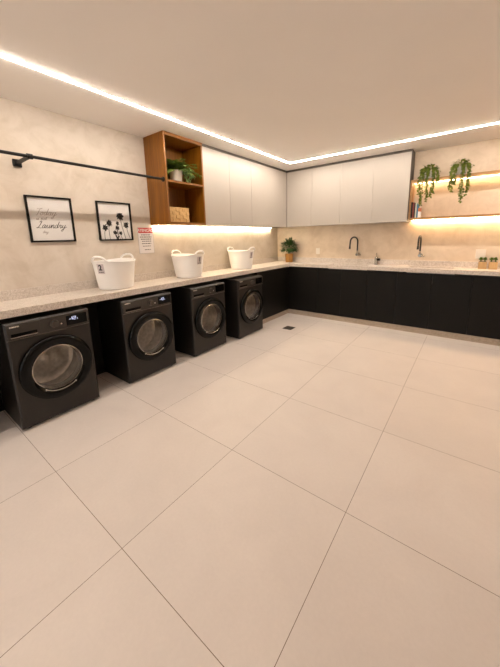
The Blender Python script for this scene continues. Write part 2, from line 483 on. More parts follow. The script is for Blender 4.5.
def wall_cab_far(x0, x1, label, first=False, last=False):
    cx = (x0+x1)/2
    t = thing('wall_cabinet', label, 'cabinet', (cx, 0, ZUB), 0, 'ivory wall cabinets')
    a = x0-cx; b = -a
    e = 0.018 if last else 0
    B((a+0.0005, YU+0.0205, 0.004), (b-0.0005-e, YW-0.001, ZD-ZUB-0.004)).build('body', 'charcoal', t)
    B((a+0.0012+(0.002 if first else 0), YU, 0), (b-0.0012-e*0.3, YU+0.020, ZD-ZUB), 0.001, 1).build('door', 'white', t)
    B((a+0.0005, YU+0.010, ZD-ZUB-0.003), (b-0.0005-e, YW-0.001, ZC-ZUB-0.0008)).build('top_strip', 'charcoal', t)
    if last:
        B((b-0.0175, YU+0.0205, 0.0), (b, YW-0.001, ZC-ZUB-0.0008)).build('side_panel', 'charcoal', t)
w = (0.405+1.609)/4
for k, lb in enumerate(('ivory wall cabinet on the far wall, touching the inner corner',
                        'ivory wall cabinet on the far wall, second from the corner',
                        'ivory wall cabinet on the far wall above the left gooseneck tap',
                        'ivory wall cabinet with the exposed charcoal side, beside the lit shelf')):
    wall_cab_far(XU+k*w, XU+(k+1)*w, lb, k == 0, k == 3)
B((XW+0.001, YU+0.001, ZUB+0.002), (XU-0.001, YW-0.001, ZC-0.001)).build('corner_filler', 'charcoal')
tag(bpy.data.objects['corner_filler'], 'charcoal filler box closing the corner between the two runs of wall cabinets', 'cabinet')

# oak niche
nz0, nz1 = 1.619, ZC-0.001
t = thing('niche_shelf', 'open oak shelf niche with two compartments, left of the ivory wall cabinets', 'shelf', (0, (NA+NB)/2, nz0))
a, b = NA-(NA+NB)/2, NB-(NA+NB)/2; H = nz1-nz0; th = 0.020; x0 = XW+0.001
B((x0, a, 0), (XU, a+th, H)).build('side_panel', 'oakV', t)
B((x0, b-th, 0), (XU, b, H)).build('side_panel', 'oakV', t)
B((x0, a+th, H-0.035), (XU, b-th, H)).build('top', 'oakY', t)
B((x0, a+th, 0), (XU, b-th, 0.026)).build('bottom', 'oakY', t)
B((x0, a+th, 0.026), (x0+0.012, b-th, H-0.035)).build('back_panel', 'oakV', t)
SH = 2.110
B((x0+0.012, a+th, SH-0.022-nz0), (XU-0.002, b-th, SH-nz0)).build('shelf_board', 'oakY', t)

# lit oak shelf on the far wall
SX0, SX1, SY = 0.4065, 2.40, 4.345
sz0, sz1, sz2, sz3 = 1.645, 1.673, 2.168, 2.196
t = thing('wall_shelf', 'long lit oak box shelf on the far wall, right of the ivory cabinets', 'shelf', (0, 0, sz0))
B((SX0, SY, 0), (SX1, YW-0.001, sz1-sz0)).build('bottom_board', 'oakX', t)
B((SX0, SY, sz2-sz0), (SX1, YW-0.001, sz3-sz0)).build('top_board', 'oakX', t)
B((SX0, SY, sz1-sz0), (SX0+0.020, YW-0.001, sz2-sz0)).build('side_panel', 'oakX', t)
B((SX1-0.020, SY, sz1-sz0), (SX1, YW-0.001, sz2-sz0)).build('side_panel', 'oakX', t)

# ------------------------------------------------------------------ lights the room has, plus an unseen fill run at the back
def led_line(name, label, a, b, mat, pa, pb):
    t = thing(name, label, 'light strip', (0, 0, 0))
    B(pa, pb).build('profile', 'whitepaint', t)
    B(a, b).build('diffuser', mat, t)
LX, LY = -1.287, 3.838; LXE, LYB = 4.60, -5.30; hw = 0.0085
t = thing('ceiling_light_strip', 'warm white light line in the ceiling running along the left and far walls, with an added run at the back', 'light strip', (0, 0, ZC))
def loop(o, z0, z1):
    return MB().slab([LX-o, LX+o, LXE], [LYB-o, LYB+o, LY-o, LY+o], lambda i, j: i == 0 or j != 1, z0, z1)  # run along the back wall is unseen, added as room fill light
loop(hw+0.004, -0.004, -0.0004).build('profile', 'whitepaint', t)
loop(hw, -0.0072, -0.0042).build('diffuser', 'led', t)
led_line('under_shelf_light_strip', 'warm light strip under the niche and cabinets on the left wall', (XW+0.016, NA+0.03, 1.6110), (XW+0.030, 4.27, 1.6155), 'led_cab', (XW+0.0006, NA+0.03, 1.6157), (XW+0.034, 4.27, 1.6188))
led_line('shelf_light_strip', 'warm light strip inside the far shelf under its top board', (SX0+0.03, YW-0.046, sz2-0.0085), (SX1-0.03, YW-0.032, sz2-0.004), 'led_shelf', (SX0+0.03, YW-0.050, sz2-0.0038), (SX1-0.03, YW-0.028, sz2-0.0006))
led_line('shelf_light_strip', 'warm light strip beneath the bottom board of the far shelf', (SX0+0.03, YW-0.046, sz0-0.0085), (SX1-0.03, YW-0.032, sz0-0.004), 'led_under', (SX0+0.03, YW-0.050, sz0-0.0038), (SX1-0.03, YW-0.028, sz0-0.0006))

# ------------------------------------------------------------------ washing machines
def make_washer():
    t = thing('washing_machine', 'x', 'washing machine', (0, 0, 0), 0, 'front-loading washers under the worktop')
    W, D, H, zf = 0.588, 0.512, 0.868, 0.014
    hw = W/2; cz = 0.443; R = 0.205
    # body: box with an opening in the front
    mb = MB(); bm = mb.bm
    n = 64; ch = 0.012
    rect = []
    for k in range(n):
        a = 2*PI*(k+0.5)/n; c, s = math.cos(a), math.sin(a)
        # rectangle point in that direction from (0,cz)
        ky = (hw-ch)/abs(c) if abs(c) > 1e-9 else 1e9
        kz = ((H-ch-cz) if s > 0 else (cz-zf-ch))/abs(s) if abs(s) > 1e-9 else 1e9
        q = min(ky, kz); rect.append([c*q, cz+s*q])
    for sy in (-1, 1):
        for zc in (zf+ch, H-ch):
            i = min(range(n), key=lambda k: (rect[k][0]-sy*(hw-ch))**2+(rect[k][1]-zc)**2); rect[i] = [sy*(hw-ch), zc]
    fr = [bm.verts.new((0, y, z)) for y, z in rect]
    ci = [bm.verts.new((0, R*math.cos(2*PI*(k+0.5)/n), cz+R*math.sin(2*PI*(k+0.5)/n))) for k in range(n)]
    sd = [bm.verts.new((-ch, y*hw/(hw-ch), zf+(z-zf-ch)*(H-zf)/(H-zf-2*ch))) for y, z in rect]
    bk = [bm.verts.new((-D, v.co.y, v.co.z)) for v in sd]
    for k in range(n):
        k2 = (k+1) % n
        bm.faces.new([ci[k], ci[k2], fr[k2], fr[k]]); bm.faces.new([fr[k], fr[k2], sd[k2], sd[k]]); bm.faces.new([sd[k], sd[k2], bk[k2], bk[k]])
    bm.faces.new(bk[::-1])
    mb.build('body', 'washer', t)
    for sx in (-0.05, -D+0.05):
        for sy in (-1, 1):
            MB().lathe([(0, 0), (0.022, 0), (0.022, 0.006), (0.012, 0.010), (0.012, 0.0139), (0, 0.0139)], 16, Matrix.Translation((sx, sy*(hw-0.05), 0.0003))).build('foot', 'recess', t)
    # control panel
    B((0.0003, -hw+0.010, 0.742), (0.007, hw-0.010, 0.858), 0.003, 2).build('control_panel', 'panel', t)
    B((0.0003, -hw+0.004, 0.735), (0.0045, hw-0.004, 0.7405)).build('panel_trim', 'trim2', t)
    # detergent drawer with finger recess
    mb = MB(); mb.box((0.0072, -0.284, 0.747), (0.0105, -0.075, 0.854), 0.0015, 1); dr = mb.build('detergent_drawer', 'panel', t)
    B((0.0106, -0.262, 0.762), (0.0122, -0.100, 0.786), 0.0006, 1).build('finger_recess', 'recess', dr)
    B((0.0106, -0.266, 0.754), (0.0150, -0.098, 0.7605), 0.001, 1).build('drawer_lip', 'trim3', dr)
    text_obj('brand_lettering', 'SAMSUNG', 0.0125, 'plastic', dr, (0.0108, -0.236, 0.838), bold=0.0006)
    # dial
    X = Matrix.Rotation(PI/2, 4, 'Y')
    dm = MB().lathe([(0.034, 0.0072), (0.034, 0.010), (0.028, 0.0105), (0.027, 0.030), (0.024, 0.033), (0, 0.033)], 36, Matrix.Translation((0, 0.020, 0.800)) @ X).build('dial', 'dial', t, True)
    MB().lathe([(0.0315, 0.0102), (0.0315, 0.0125), (0.029, 0.0125)], 36, Matrix.Translation((0, 0.020, 0.800)) @ X).build('dial_ring', 'trim3', dm, True)
    MB().lathe([(0, 0.0100), (0.005, 0.0100), (0.006, 0.0072)], 16, Matrix.Translation((0, 0.070, 0.787)) @ X).build('start_button', 'plastic', t, True)
    B((0.0072, 0.108, 0.760), (0.0092, 0.268, 0.845), 0.001, 1).build('display', 'gloss', t)
    # door: thick glossy ring with bowl glass
    Xd = Matrix.Translation((0, 0, cz)) @ X
    ring = [(0.198, 0.0005), (0.262, 0.0005), (0.2645, 0.010), (0.262, 0.024), (0.252, 0.036), (0.236, 0.041), (0.215, 0.040), (0.196, 0.034), (0.182, 0.022), (0.180, 0.012), (0.186, 0.004)]
    d = MB().lathe(ring, 72, Xd, closed=True).build('door', 'gloss', t, True)
    MB().lathe([(0.1835, 0.020), (0.182, 0.0255), (0.1775, 0.027), (0.1765, 0.020)], 72, Xd, closed=True).build('door_trim', 'trim', d, True)
    MB().lathe([(0, 0.040), (0.06, 0.0385), (0.11, 0.034), (0.15, 0.026), (0.1795, 0.014)], 56, Xd).build('door_glass', 'doorglass', d, True)
    # curved door handle lip, lower right
    arc = [(0.037, 0.193*math.cos(a), cz+0.193*math.sin(a)) for a in [math.radians(-126+68*i/20) for i in range(21)]]
    MB().tube(arc, 0.0038, 8).build('door_handle', 'trim', d, True)
    for a in (math.radians(-126), math.radians(-58)):
        B((0.033, 0.193*math.cos(a)-0.006, cz+0.193*math.sin(a)-0.007), (0.042, 0.193*math.cos(a)+0.006, cz+0.193*math.sin(a)+0.007), 0.001, 1).build('handle_end', 'trim', d)
    # rubber seal + drum seen through the glass
    MB().lathe([(0.2045, -0.001), (0.200, -0.02), (0.176, -0.035), (0.170, -0.05), (0.178, -0.06)], 56, Xd).build('door_seal', 'sealgrey', t, True)
    MB().lathe([(0.178, -0.055), (0.215, -0.075), (0.215, -0.26), (0.19, -0.275), (0.07, -0.268), (0.05, -0.255), (0, -0.252)], 64, Xd).build('drum', 'drum', t, True)
    return t
M['trim2'] = plain('dark_bronze_trim', (0.10, 0.085, 0.072), 0.35, metal=0.6)
M['trim3'] = plain('satin_bronze_trim', (0.24, 0.20, 0.17), 0.4, metal=0.5)
M['dial'] = plain('satin_graphite_dial', (0.055, 0.046, 0.040), 0.35, metal=0.3)
M['sealgrey'] = plain('grey_rubber_seal', (0.16, 0.14, 0.125), 0.55)
w0 = make_washer()
WPOS = [(-1.448, 0.300, 'graphite front-loading washer at the left end, nearest the viewer'),
        (-1.448, 1.186, 'graphite front-loading washer second from the left, under the white tub marked 2'),
        (-1.414, 2.026, 'graphite front-loading washer third from the left, under the middle white tub'),
        (-1.356, 2.822, 'farthest graphite front-loading washer, beside the black corner cabinet')]
washers = []
for i, (x, y, lb) in enumerate(WPOS):
    o = w0 if i == 0 else copy_thing(w0)
    o.location = (x, y, 0); o['label'] = lb; washers.append(o)
# lit displays on the first two
for o in washers[:2]:
    mb = MB()
    for (y0, z0, y1, z1) in ((0.150, 0.807, 0.156, 0.832), (0.162, 0.828, 0.180, 0.832), (0.162, 0.816, 0.180, 0.820), (0.162, 0.804, 0.180, 0.808), (0.178, 0.816, 0.182, 0.832), (0.162, 0.804, 0.166, 0.818), (0.190, 0.804, 0.194, 0.816), (0.130, 0.812, 0.144, 0.816)):
        mb.box((0.0094, y0, z0-0.004), (0.0099, y1, z1-0.004))
    mb.build('display_digits', 'screen', o)

# ------------------------------------------------------------------ white tubs on the worktop
def make_tub(number, rz, loc, label):
    t = thing('laundry_tub', label, 'basket', loc, rz, 'white laundry tubs on the worktop')
    H = 0.295; A, Bq = 0.214, 0.196; ra, rb = 0.172, 0.160
    n = 64; mb = MB(); bm = mb.bm
    def rimz(a):                                   # rim dips between the two handle ends
        return H - 0.018*(1-abs(math.cos(a))**1.5)
    def ring(s, z0, off):
        out = []
        for k in range(n):
            a = 2*PI*k/n
            rx = (ra+(A-ra)*s)+off; ry = (rb+(Bq-rb)*s)+off
            z = z0 if z0 is not None else rimz(a)*s
            out.append(bm.verts.new((rx*math.cos(a), ry*math.sin(a), z)))
        return out
    rings = [ring(0, 0.0, -0.012), ring(0.0, 0.004, 0.0)]
    rings[1] = [bm.verts.new((v.co.x, v.co.y, 0.006)) for v in rings[1]]
    for s in (0.25, 0.5, 0.75, 0.93): rings.append(ring(s, None, 0))
    for off, dz in ((0.006, 0.0), (0.008, 0.006), (0.004, 0.010), (-0.003, 0.008), (-0.005, 0.0)):
        r_ = ring(0.97, None, off)
        for v in r_: v.co.z += dz
        rings.append(r_)
    for s in (0.75, 0.4, 0.1): rings.append(ring(s, None, -0.005))
    last = ring(0.0, 0.012, -0.016); rings.append(last)
    for P, Q in zip(rings, rings[1:]):
        for k in range(n):
            try: bm.faces.new([P[k], P[(k+1) % n], Q[(k+1) % n], Q[k]])
            except ValueError: pass
    bm.faces.new(rings[0][::-1]); bm.faces.new(last)
    mb.build('tub_body', 'tub', t, True)
    for sg in (1, -1):                             # looped rim handles
        pts = []
        for i in range(17):
            u = -1+2*i/16; a = u*0.40
            pts.append((sg*(A+0.016)*math.cos(a), (Bq+0.004)*math.sin(a), H+0.000+0.040*(1-abs(u)**3)))
        MB().tube(pts, 0.0105, 10).build('handle', 'tub', t, True)
    # number sticker below the front (+X) handle
    def on_side(y, z): 
        s = z/H
        rx = ra+(A-ra)*s; ry = rb+(Bq-rb)*s
        return rx*math.sqrt(max(0, 1-(y/ry)**2))
    mb = MB()
    for off in (0.0012,):
        N = 6
        g = [[mb.bm.verts.new((on_side(-0.038+0.076*i/N, 0.168+0.095*j/N)+off, -0.038+0.076*i/N, 0.168+0.095*j/N)) for j in range(N+1)] for i in range(N+1)]
        for i in range(N):
            for j in range(N): mb.bm.faces.new([g[i][j], g[i+1][j], g[i+1][j+1], g[i][j+1]])
    mb.build('sticker', 'tag', t, True)
    mb = MB()
    add_text(mb, number, 0.074, (0, 0, 0.226), bold=0.0024, extrude=0)
    for (y0, y1) in ((-0.026, -0.010), (-0.007, 0.010), (0.013, 0.027)):
        ribbon(mb, [(y0, 0.183), (y1, 0.183)], 0.010, 0)
    for v in mb.bm.verts: v.co.x = on_side(v.co.y, v.co.z)+0.0024
    mb.build('number', 'ink', t)
    return t
make_tub('2', math.radians(-66), (-1.765, 1.035, ZT+0.0006), 'white plastic laundry tub with the sticker 2, nearest the framed pictures')
make_tub('1', math.radians(4), (-1.745, 2.00, ZT+0.0006), 'white plastic laundry tub in the middle of the three, below the oak niche')
make_tub('1', math.radians(2), (-1.742, 3.085, ZT+0.0006), 'white plastic laundry tub farthest along, closest to the corner plant')

# ------------------------------------------------------------------ pictures and notice on the left wall
def frame(t, w, h):
    mb = MB(); k = 0.016; d = 0.020
    mb.box((0.0008, -w/2, 0), (d, -w/2+k, h)); mb.box((0.0008, w/2-k, 0), (d, w/2, h))
    mb.box((0.0008, -w/2+k, 0), (d, w/2-k, k)); mb.box((0.0008, -w/2+k, h-k), (d, w/2-k, h))
    mb.build('frame', 'blackpaint', t)
    B((0.0010, -w/2+k, k), (0.006, w/2-k, h-k)).build('print', 'paper', t)
    B((0.0125, -w/2+k, k), (0.0145, w/2-k, h-k)).build('glass', 'pane', t)
# cursive letters: unit = x-height, each returns stroke points and advance
def cursive(word, x0, z0, s, slant=0.35):
    G = {
     'L': ([(0.1, 1.7), (0.35, 2.1), (0.6, 2.0), (0.5, 1.4), (0.25, 0.6), (0.05, 0.1), (-0.2, 0.0), (-0.25, 0.2), (0.1, 0.2), (0.6, 0.0), (1.0, 0.1)], 1.05),
     'T': ([(-0.2, 1.8), (0.2, 2.0), (0.8, 1.9), (1.2, 2.1), (0.7, 1.9), (0.45, 1.2), (0.3, 0.4), (0.1, 0.0), (-0.1, 0.1)], 0.9),
     'a': ([(0.75, 0.85), (0.4, 1.0), (0.08, 0.55), (0.15, 0.05), (0.5, 0.15), (0.78, 0.95), (0.7, 0.25), (0.85, 0.0), (1.1, 0.25)], 1.1),
     'o': ([(0.5, 1.0), (0.1, 0.6), (0.2, 0.05), (0.6, 0.15), (0.7, 0.75), (0.45, 1.0), (0.6, 0.8), (1.0, 0.85)], 1.0),
     'u': ([(0.0, 0.3), (0.2, 0.95), (0.15, 0.25), (0.4, 0.0), (0.75, 0.4), (0.85, 0.98), (0.8, 0.2), (0.95, 0.0), (1.2, 0.3)], 1.2),
     'n': ([(0.0, 0.4), (0.2, 1.0), (0.15, 0.0), (0.3, 0.6), (0.6, 1.0), (0.75, 0.75), (0.7, 0.15), (0.85, 0.0), (1.1, 0.3)], 1.1),
     'd': ([(0.7, 0.85), (0.35, 1.0), (0.05, 0.5), (0.2, 0.0), (0.6, 0.3), (0.9, 2.0), (0.75, 0.6), (0.78, 0.08), (1.1, 0.3)], 1.1),
     'r': ([(0.0, 0.3), (0.2, 1.05), (0.35, 0.85), (0.6, 0.9), (0.5, 0.2), (0.65, 0.0), (0.9, 0.3)], 0.9),
     'y': ([(0.0, 0.3), (0.2, 0.95), (0.15, 0.3), (0.4, 0.05), (0.75, 0.5), (0.85, 1.0), (0.7, 0.0), (0.45, -0.85), (0.1, -0.9), (0.2, -0.5), (0.9, 0.1), (1.4, 0.4)], 1.2),
     'i': ([(0.0, 0.3), (0.2, 0.95), (0.15, 0.2), (0.3, 0.0), (0.55, 0.3)], 0.55),
     's': ([(0.0, 0.2), (0.35, 1.0), (0.3, 0.6), (0.45, 0.25), (0.2, 0.0), (0.6, 0.2)], 0.65),
     't': ([(0.0, 0.3), (0.35, 1.6), (0.2, 0.5), (0.3, 0.0), (0.6, 0.3)], 0.6)}
    out = []; x = 0
    for ch in word:
        if ch == ' ': x += 0.8; continue
        p, adv = G[ch]
        out.append([(x0+s*(x+q[0]+slant*q[1]), z0+s*q[1]) for q in spline([(a, b, 0) for a, b in p], 6)]); x += adv
    return out
w, h = 0.372, 0.411
t = thing('framed_print', 'black-framed square print with the handwritten word Laundry', 'picture', (XW, 0.594, 1.446))
frame(t, w, h)
mb = MB()
for st in cursive('Laundry', -0.118, 0.128, 0.0300): ribbon(mb, st, 0.0042, 0.0064)
mb.build('lettering', 'inkdark', t)
mb = MB()
for st in cursive('Today', -0.115, 0.243, 0.030): ribbon(mb, st, 0.0032, 0.0064)
mb.build('faint_lettering', 'inkgrey', t)
mb = MB()
for st in cursive('is not', -0.12, 0.200, 0.017): ribbon(mb, st, 0.0030, 0.0064)
mb.build('faint_lettering', 'inkgrey', t)
mb = MB()
for st in cursive('day', -0.085, 0.083, 0.013): ribbon(mb, st, 0.0026, 0.0064)
mb.build('faint_lettering', 'inkgrey', t)
t = thing('framed_print', 'black-framed square print of black daisy silhouettes on tall stems', 'picture', (XW, 1.204, 1.446))
w = 0.380; frame(t, w, h)
rng = random.Random(4); mb = MB(); X0 = 0.0064
def disc(cy, cz, r, sy=1.0):
    n = 30; vs = [mb.bm.verts.new((X0, cy+r*(1+0.22*rng.uniform(-1, 1))*math.cos(2*PI*k/n)*sy, cz+r*(1+0.22*rng.uniform(-1, 1))*math.sin(2*PI*k/n))) for k in range(n)]
    mb.bm.faces.new(vs)
for (hy, hz, r, by) in ((-0.115, 0.138, 0.026, -0.130), (-0.072, 0.184, 0.029, -0.074), (0.060, 0.262, 0.035, 0.105), (0.122, 0.168, 0.028, 0.160), (0.022, 0.186, 0.016, 0.020), (0.016, 0.138, 0.020, 0.040), (-0.012, 0.086, 0.019, 0.012), (0.050, 0.080, 0.017, 0.066)):
    disc(hy, hz, r)
    for k in range(9):
        a = rng.uniform(0, 2*PI); ribbon(mb, [(hy+r*0.6*math.cos(a), hz+r*0.6*math.sin(a)), (hy+r*1.35*math.cos(a), hz+r*1.35*math.sin(a))], 0.006, X0)
    ribbon(mb, [tuple(v)[:2] for v in spline([(hy, hz, 0), ((hy+by)/2-0.006, (hz+0.016)/2, 0), (by, 0.016, 0)], 6)], 0.0042, X0)
for (y0, z0, y1, z1) in ((0.008, 0.016, -0.008, 0.062), (0.008, 0.016, 0.026, 0.050)):
    ribbon(mb, [(y0, z0), ((y0+y1)/2, (z0+z1)/2), (y1, z1)], 0.013, X0)
mb.build('flower_silhouettes', 'ink', t)

w, h = 0.205, 0.312
t = thing('notice_sign', 'small white notice with a red ATENÇÃO header on the left wall', 'sign', (XW, 1.567, 1.283))
B((0.0006, -w/2, 0), (0.0030, w/2, h)).build('board', 'signgrey', t)
B((0.0032, -w/2+0.004, 0.004), (0.0038, w/2-0.004, h-0.004)).build('face', 'signwhite', t)
B((0.0040, -w/2+0.006, h-0.068), (0.0046, w/2-0.006, h-0.006)).build('header', 'signred', t)
text_obj('header_lettering', 'ATENÇÃO', 0.044, 'signwhite', t, (0.0050, 0, h-0.038), bold=0.0010)
rng = random.Random(8)
for z, y0, y1, th in ((0.222, -0.062, 0.066, 0.011), (0.197, -0.080, 0.076, 0.012), (0.172, -0.070, 0.076, 0.012), (0.147, -0.056, 0.066, 0.011), (0.119, -0.060, 0.066, 0.011), (0.089, -0.052, 0.058, 0.009), (0.046, -0.030, 0.052, 0.010)):
    y = y0; mb = MB()
    while y < y1-0.006:
        l = min(rng.uniform(0.014, 0.036), y1-y); ribbon(mb, [(y, z), (y+l, z)], th*0.8/0.65, 0.0042); y += l+0.006
    mb.build('text_line', 'inkdark', t)

# ------------------------------------------------------------------ clothes rail
RX, RZ = -1.656, 2.112
t = thing('clothes_rail', 'long black clothes rail on the left wall, fixed to the side of the oak niche', 'rail', (RX, NA, RZ))
L = NA-(-1.6)
MB().tube([(0, -0.006, 0), (0, -L, 0)], 0.0125, 20).build('tube', 'blackmetal', t, True)
Y = Matrix.Rotation(PI/2, 4, 'X')
MB().lathe([(0, 0.0006), (0.027, 0.0006), (0.027, 0.007), (0.017, 0.010), (0.017, 0.022), (0, 0.022)], 28, Y).build('end_flange', 'blackmetal', t, True)
for yb in (0.400-NA, -1.45-NA):
    mb = MB(); mb.box((XW-RX+0.020, yb-0.011, -0.011), (-0.004, yb+0.011, 0.011), 0.001, 1); br = mb.build('bracket', 'blackmetal', t)
    B((XW-RX+0.0006, yb-0.030, -0.030), (XW-RX+0.020, yb+0.030, 0.030), 0.002, 1).build('wall_plate', 'blackmetal', br)
    MB().lathe([(0.0128, -0.018), (0.020, -0.018), (0.020, 0.018), (0.0128, 0.018)], 24, Matrix.Translation((0, yb, 0)) @ Y, closed=True).build('ring', 'blackmetal', br, True)

# ------------------------------------------------------------------ plants
def rvec(rng): 
    while True:
        v = Vector((rng.uniform(-1, 1), rng.uniform(-1, 1), rng.uniform(-1, 1)))
        if 0.05 < v.length <= 1: return v
def clampv(bm, lim):
    for v in bm.verts:
        for ax, lo, hi in lim: v.co[ax] = min(max(v.co[ax], lo), hi)

# plant in the oak niche
t = thing('potted_plant', 'leafy green plant in a white pot on the middle board of the oak niche', 'plant', (-1.735, 1.892, SH+0.0006))
MB().lathe([(0, 0), (0.060, 0), (0.066, 0.01), (0.079, 0.125), (0.081, 0.138), (0.076, 0.138), (0.073, 0.122), (0, 0.118)], 36).build('pot', 'potwhite', t, True)
MB().lathe([(0.0722, 0.1195), (0.04, 0.124), (0, 0.126)], 24).build('soil', 'soil', t, True)
rng = random.Random(11); mb = MB()
for k in range(84):
    az = rng.uniform(0, 2*PI); el = rng.uniform(0.15, 1.4)
    L = rng.uniform(0.17, 0.29)*(1.0 if el < 1.0 else 0.85)
    d = Vector((math.cos(az)*math.cos(el), math.sin(az)*math.cos(el), math.sin(el)))
    base = Vector((0.035*math.cos(az), 0.035*math.sin(az), 0.125))
    P = [base + d*(L*u) + Vector((0, 0, -0.42*L*u*u)) for u in [i/7 for i in range(8)]]
    mb.tube(P, 0.0012, 4)
    for i in range(2, 8):
        dd = (P[min(i+1, 7)]-P[i-1]).normalized(); side = dd.cross(Vector((0, 0, 1))).normalized()
        for sg in (1, -1):
            mb.leaf(P[i], dd*0.7+side*sg*0.8+Vector((0, 0, rng.uniform(-0.2, 0.3))), (0, 0, 1), rng.uniform(0.040, 0.066), rng.uniform(0.017, 0.026), 0.35, 3)
for (yy, zz, n) in ((0.10, 0.02, 7), (0.13, 0.05, 7), (0.075, 0.035, 6), (0.155, 0.075, 5)):         # sprays falling to the right of the pot
    P = spline([(0.03, 0.03, 0.13), (0.06, yy*0.7, 0.17), (0.07, yy, 0.12), (0.075, yy+0.012, zz)], 5)
    mb.tube(P, 0.0014, 4)
    for p in P[3:]:
        for q in range(2): mb.leaf(p, rvec(rng)+Vector((0.3, 0.1, -0.5)), (1, 0, 0.4), rng.uniform(0.035, 0.055), rng.uniform(0.016, 0.024), 0.3, 3)
clampv(mb.bm, ((0, XW+0.02+1.735, 0.20), (1, NA+0.026-1.892, NB-0.028-1.892), (2, 0.006, 0.42)))
mb.build('foliage', 'leafmid', t, normals=False)

# straw box in the niche
t = thing('woven_box', 'woven straw storage box in the lower compartment of the oak niche', 'box', (-1.755, 1.845, nz0+0.0266))
bw, bd, bh = 0.150, 0.090, 0.168
mb = MB(); k = 0.008
mb.box((-bd, -bw, 0), (bd, bw, 0.008))
mb.box((-bd, -bw, 0.008), (-bd+k, bw, bh)); mb.box((bd-k, -bw, 0.008), (bd, bw, bh)); mb.box((-bd+k, -bw, 0.008), (bd-k, -bw+k, bh)); mb.box((-bd+k, bw-k, 0.008), (bd-k, bw, bh))
# woven bands, over and under
nb = 4; nc = 6
for r_ in range(nb):
    for c in range(nc):
        y0 = -bw+2*bw*c/nc; z0 = 0.004+(bh-0.006)*r_/nb; over = (r_+c) % 2
        d = 0.009 if over else 0.0025
        mb.box((bd, y0+0.001, z0+0.001), (bd+d, y0+2*bw/nc-0.001, z0+(bh-0.006)/nb-0.002), 0.0024, 1)
    for c in range(5):
        x_ = -bd+2*bd*c/5; d = 0.006 if (r_+c) % 2 else 0.0025
        mb.box((x_+0.001, -bw-d, z0+0.001), (x_+2*bd/5-0.001, -bw, z0+(bh-0.006)/nb-0.002), 0.0024, 1)
bx = mb.build('basket_body', 'weave', t)
mb = MB(); z = bh
mb.tube([(bd, -bw, z), (bd, bw, z), (-bd, bw, z), (-bd, -bw, z), (bd, -bw, z)], 0.006, 8); mb.build('rim', 'weave', t, True)

# corner plant
t = thing('potted_plant', 'bushy dark green plant in an amber wooden pot in the worktop corner', 'plant', (-1.625, 4.405, ZT+0.0006))
MB().lathe([(0, 0), (0.066, 0), (0.070, 0.006), (0.077, 0.155), (0.076, 0.160), (0.070, 0.160), (0.068, 0.145), (0, 0.142)], 32).build('pot', 'potwood', t, True)
MB().lathe([(0.0675, 0.1425), (0, 0.150)], 24).build('soil', 'soil', t, True)
rng = random.Random(3); mb = MB()
for k in range(720):
    v = rvec(rng); v.normalize()
    if v.z < -0.45: continue
    r_ = rng.uniform(0.45, 1.0)
    p = Vector((v.x*0.165, v.y*0.135, 0.285+v.z*0.135))*1.0
    p = Vector((0, 0, 0.23)) + (p-Vector((0, 0, 0.23)))*r_
    mb.leaf(p, v+Vector((0, 0, 0.15))+0.5*rvec(rng), (0, 0, 1), rng.uniform(0.045, 0.075), rng.uniform(0.018, 0.027), 0.3, 3)
for k in range(8):
    a = 2*PI*k/8; mb.tube([(0.015*math.cos(a), 0.015*math.sin(a), 0.145), (0.05*math.cos(a), 0.05*math.sin(a), 0.30)], 0.003, 5)
clampv(mb.bm, ((1, -0.3, YW-0.026-4.405), (2, 0.148, 0.6)))
mb.build('foliage', 'leafdark', t, normals=False)

# two trailing plants on top of the lit shelf
def trailing(x, label, strands, seed, spread):
    t = thing('trailing_plant', label, 'plant', (x, 4.425, sz3+0.0006), 0, 'trailing plants on the lit shelf')
    MB().lathe([(0, 0), (0.050, 0), (0.054, 0.006), (0.066, 0.095), (0.067, 0.102), (0.062, 0.102), (0.060, 0.09), (0, 0.088)], 28).build('pot', 'potgrey', t, True)
    rng = random.Random(seed); mb = MB()
    for k in range(170):
        v = rvec(rng); v.normalize()
        if v.z < -0.35: continue
        r_ = rng.uniform(0.55, 1.0)
        p = Vector((v.x*spread*r_, v.y*0.080*r_, 0.115+v.z*0.075*r_))
        if p.x**2+p.y**2 < 0.06**2 and p.z < 0.09: continue
        mb.leaf(p, v+0.6*rvec(rng), (0, 0, 1), rng.uniform(0.024, 0.040), rng.uniform(0.015, 0.025), 0.35, 3)
    front = SY-4.425
    for (dx, zend, yo) in strands:
        P = spline([(dx*0.5, -0.03, 0.10), (dx*0.8, front*0.6, 0.135), (dx, front-0.018-yo, 0.04), (dx+rng.uniform(-.01, .01), front-0.02-yo, zend*0.5), (dx+rng.uniform(-.015, .015), front-0.018-yo, zend)], 9)
        mb.tube(P, 0.0013, 4)
        n = len(P)
        for i in range(6, n):
            for q in range(3 if i < 20 else 2):
                v = rvec(rng)
                mb.leaf(P[i], Vector((v.x, v.y*0.5-0.35, v.z*0.5-0.25)), (0, -1, 0.3), rng.uniform(0.018, 0.030), rng.uniform(0.014, 0.023), 0.25, 3)
    clampv(mb.bm, ((1, -0.25, YW-0.008-4.425),))
    for v in mb.bm.verts:
        if v.co.z < 0.003 and v.co.y > front-0.002: v.co.z = 0.003 if v.co.z > -0.02 else v.co.z; v.co.y = min(v.co.y, front-0.002) if v.co.z < 0 else v.co.y
    mb.build('foliage', 'leafivy', t, normals=False)
trailing(0.622, 'trailing green plant on the lit shelf, nearer the ivory cabinets', [(-0.105, -0.20, 0.0), (-0.078, -0.33, 0.008), (-0.060, -0.355, 0.0), (-0.015, -0.30, 0.0), (-0.005, -0.24, 0.01), (0.055, -0.26, 0.01), (0.066, -0.20, 0.0), (0.105, -0.05, 0.0)], 21, 0.115)
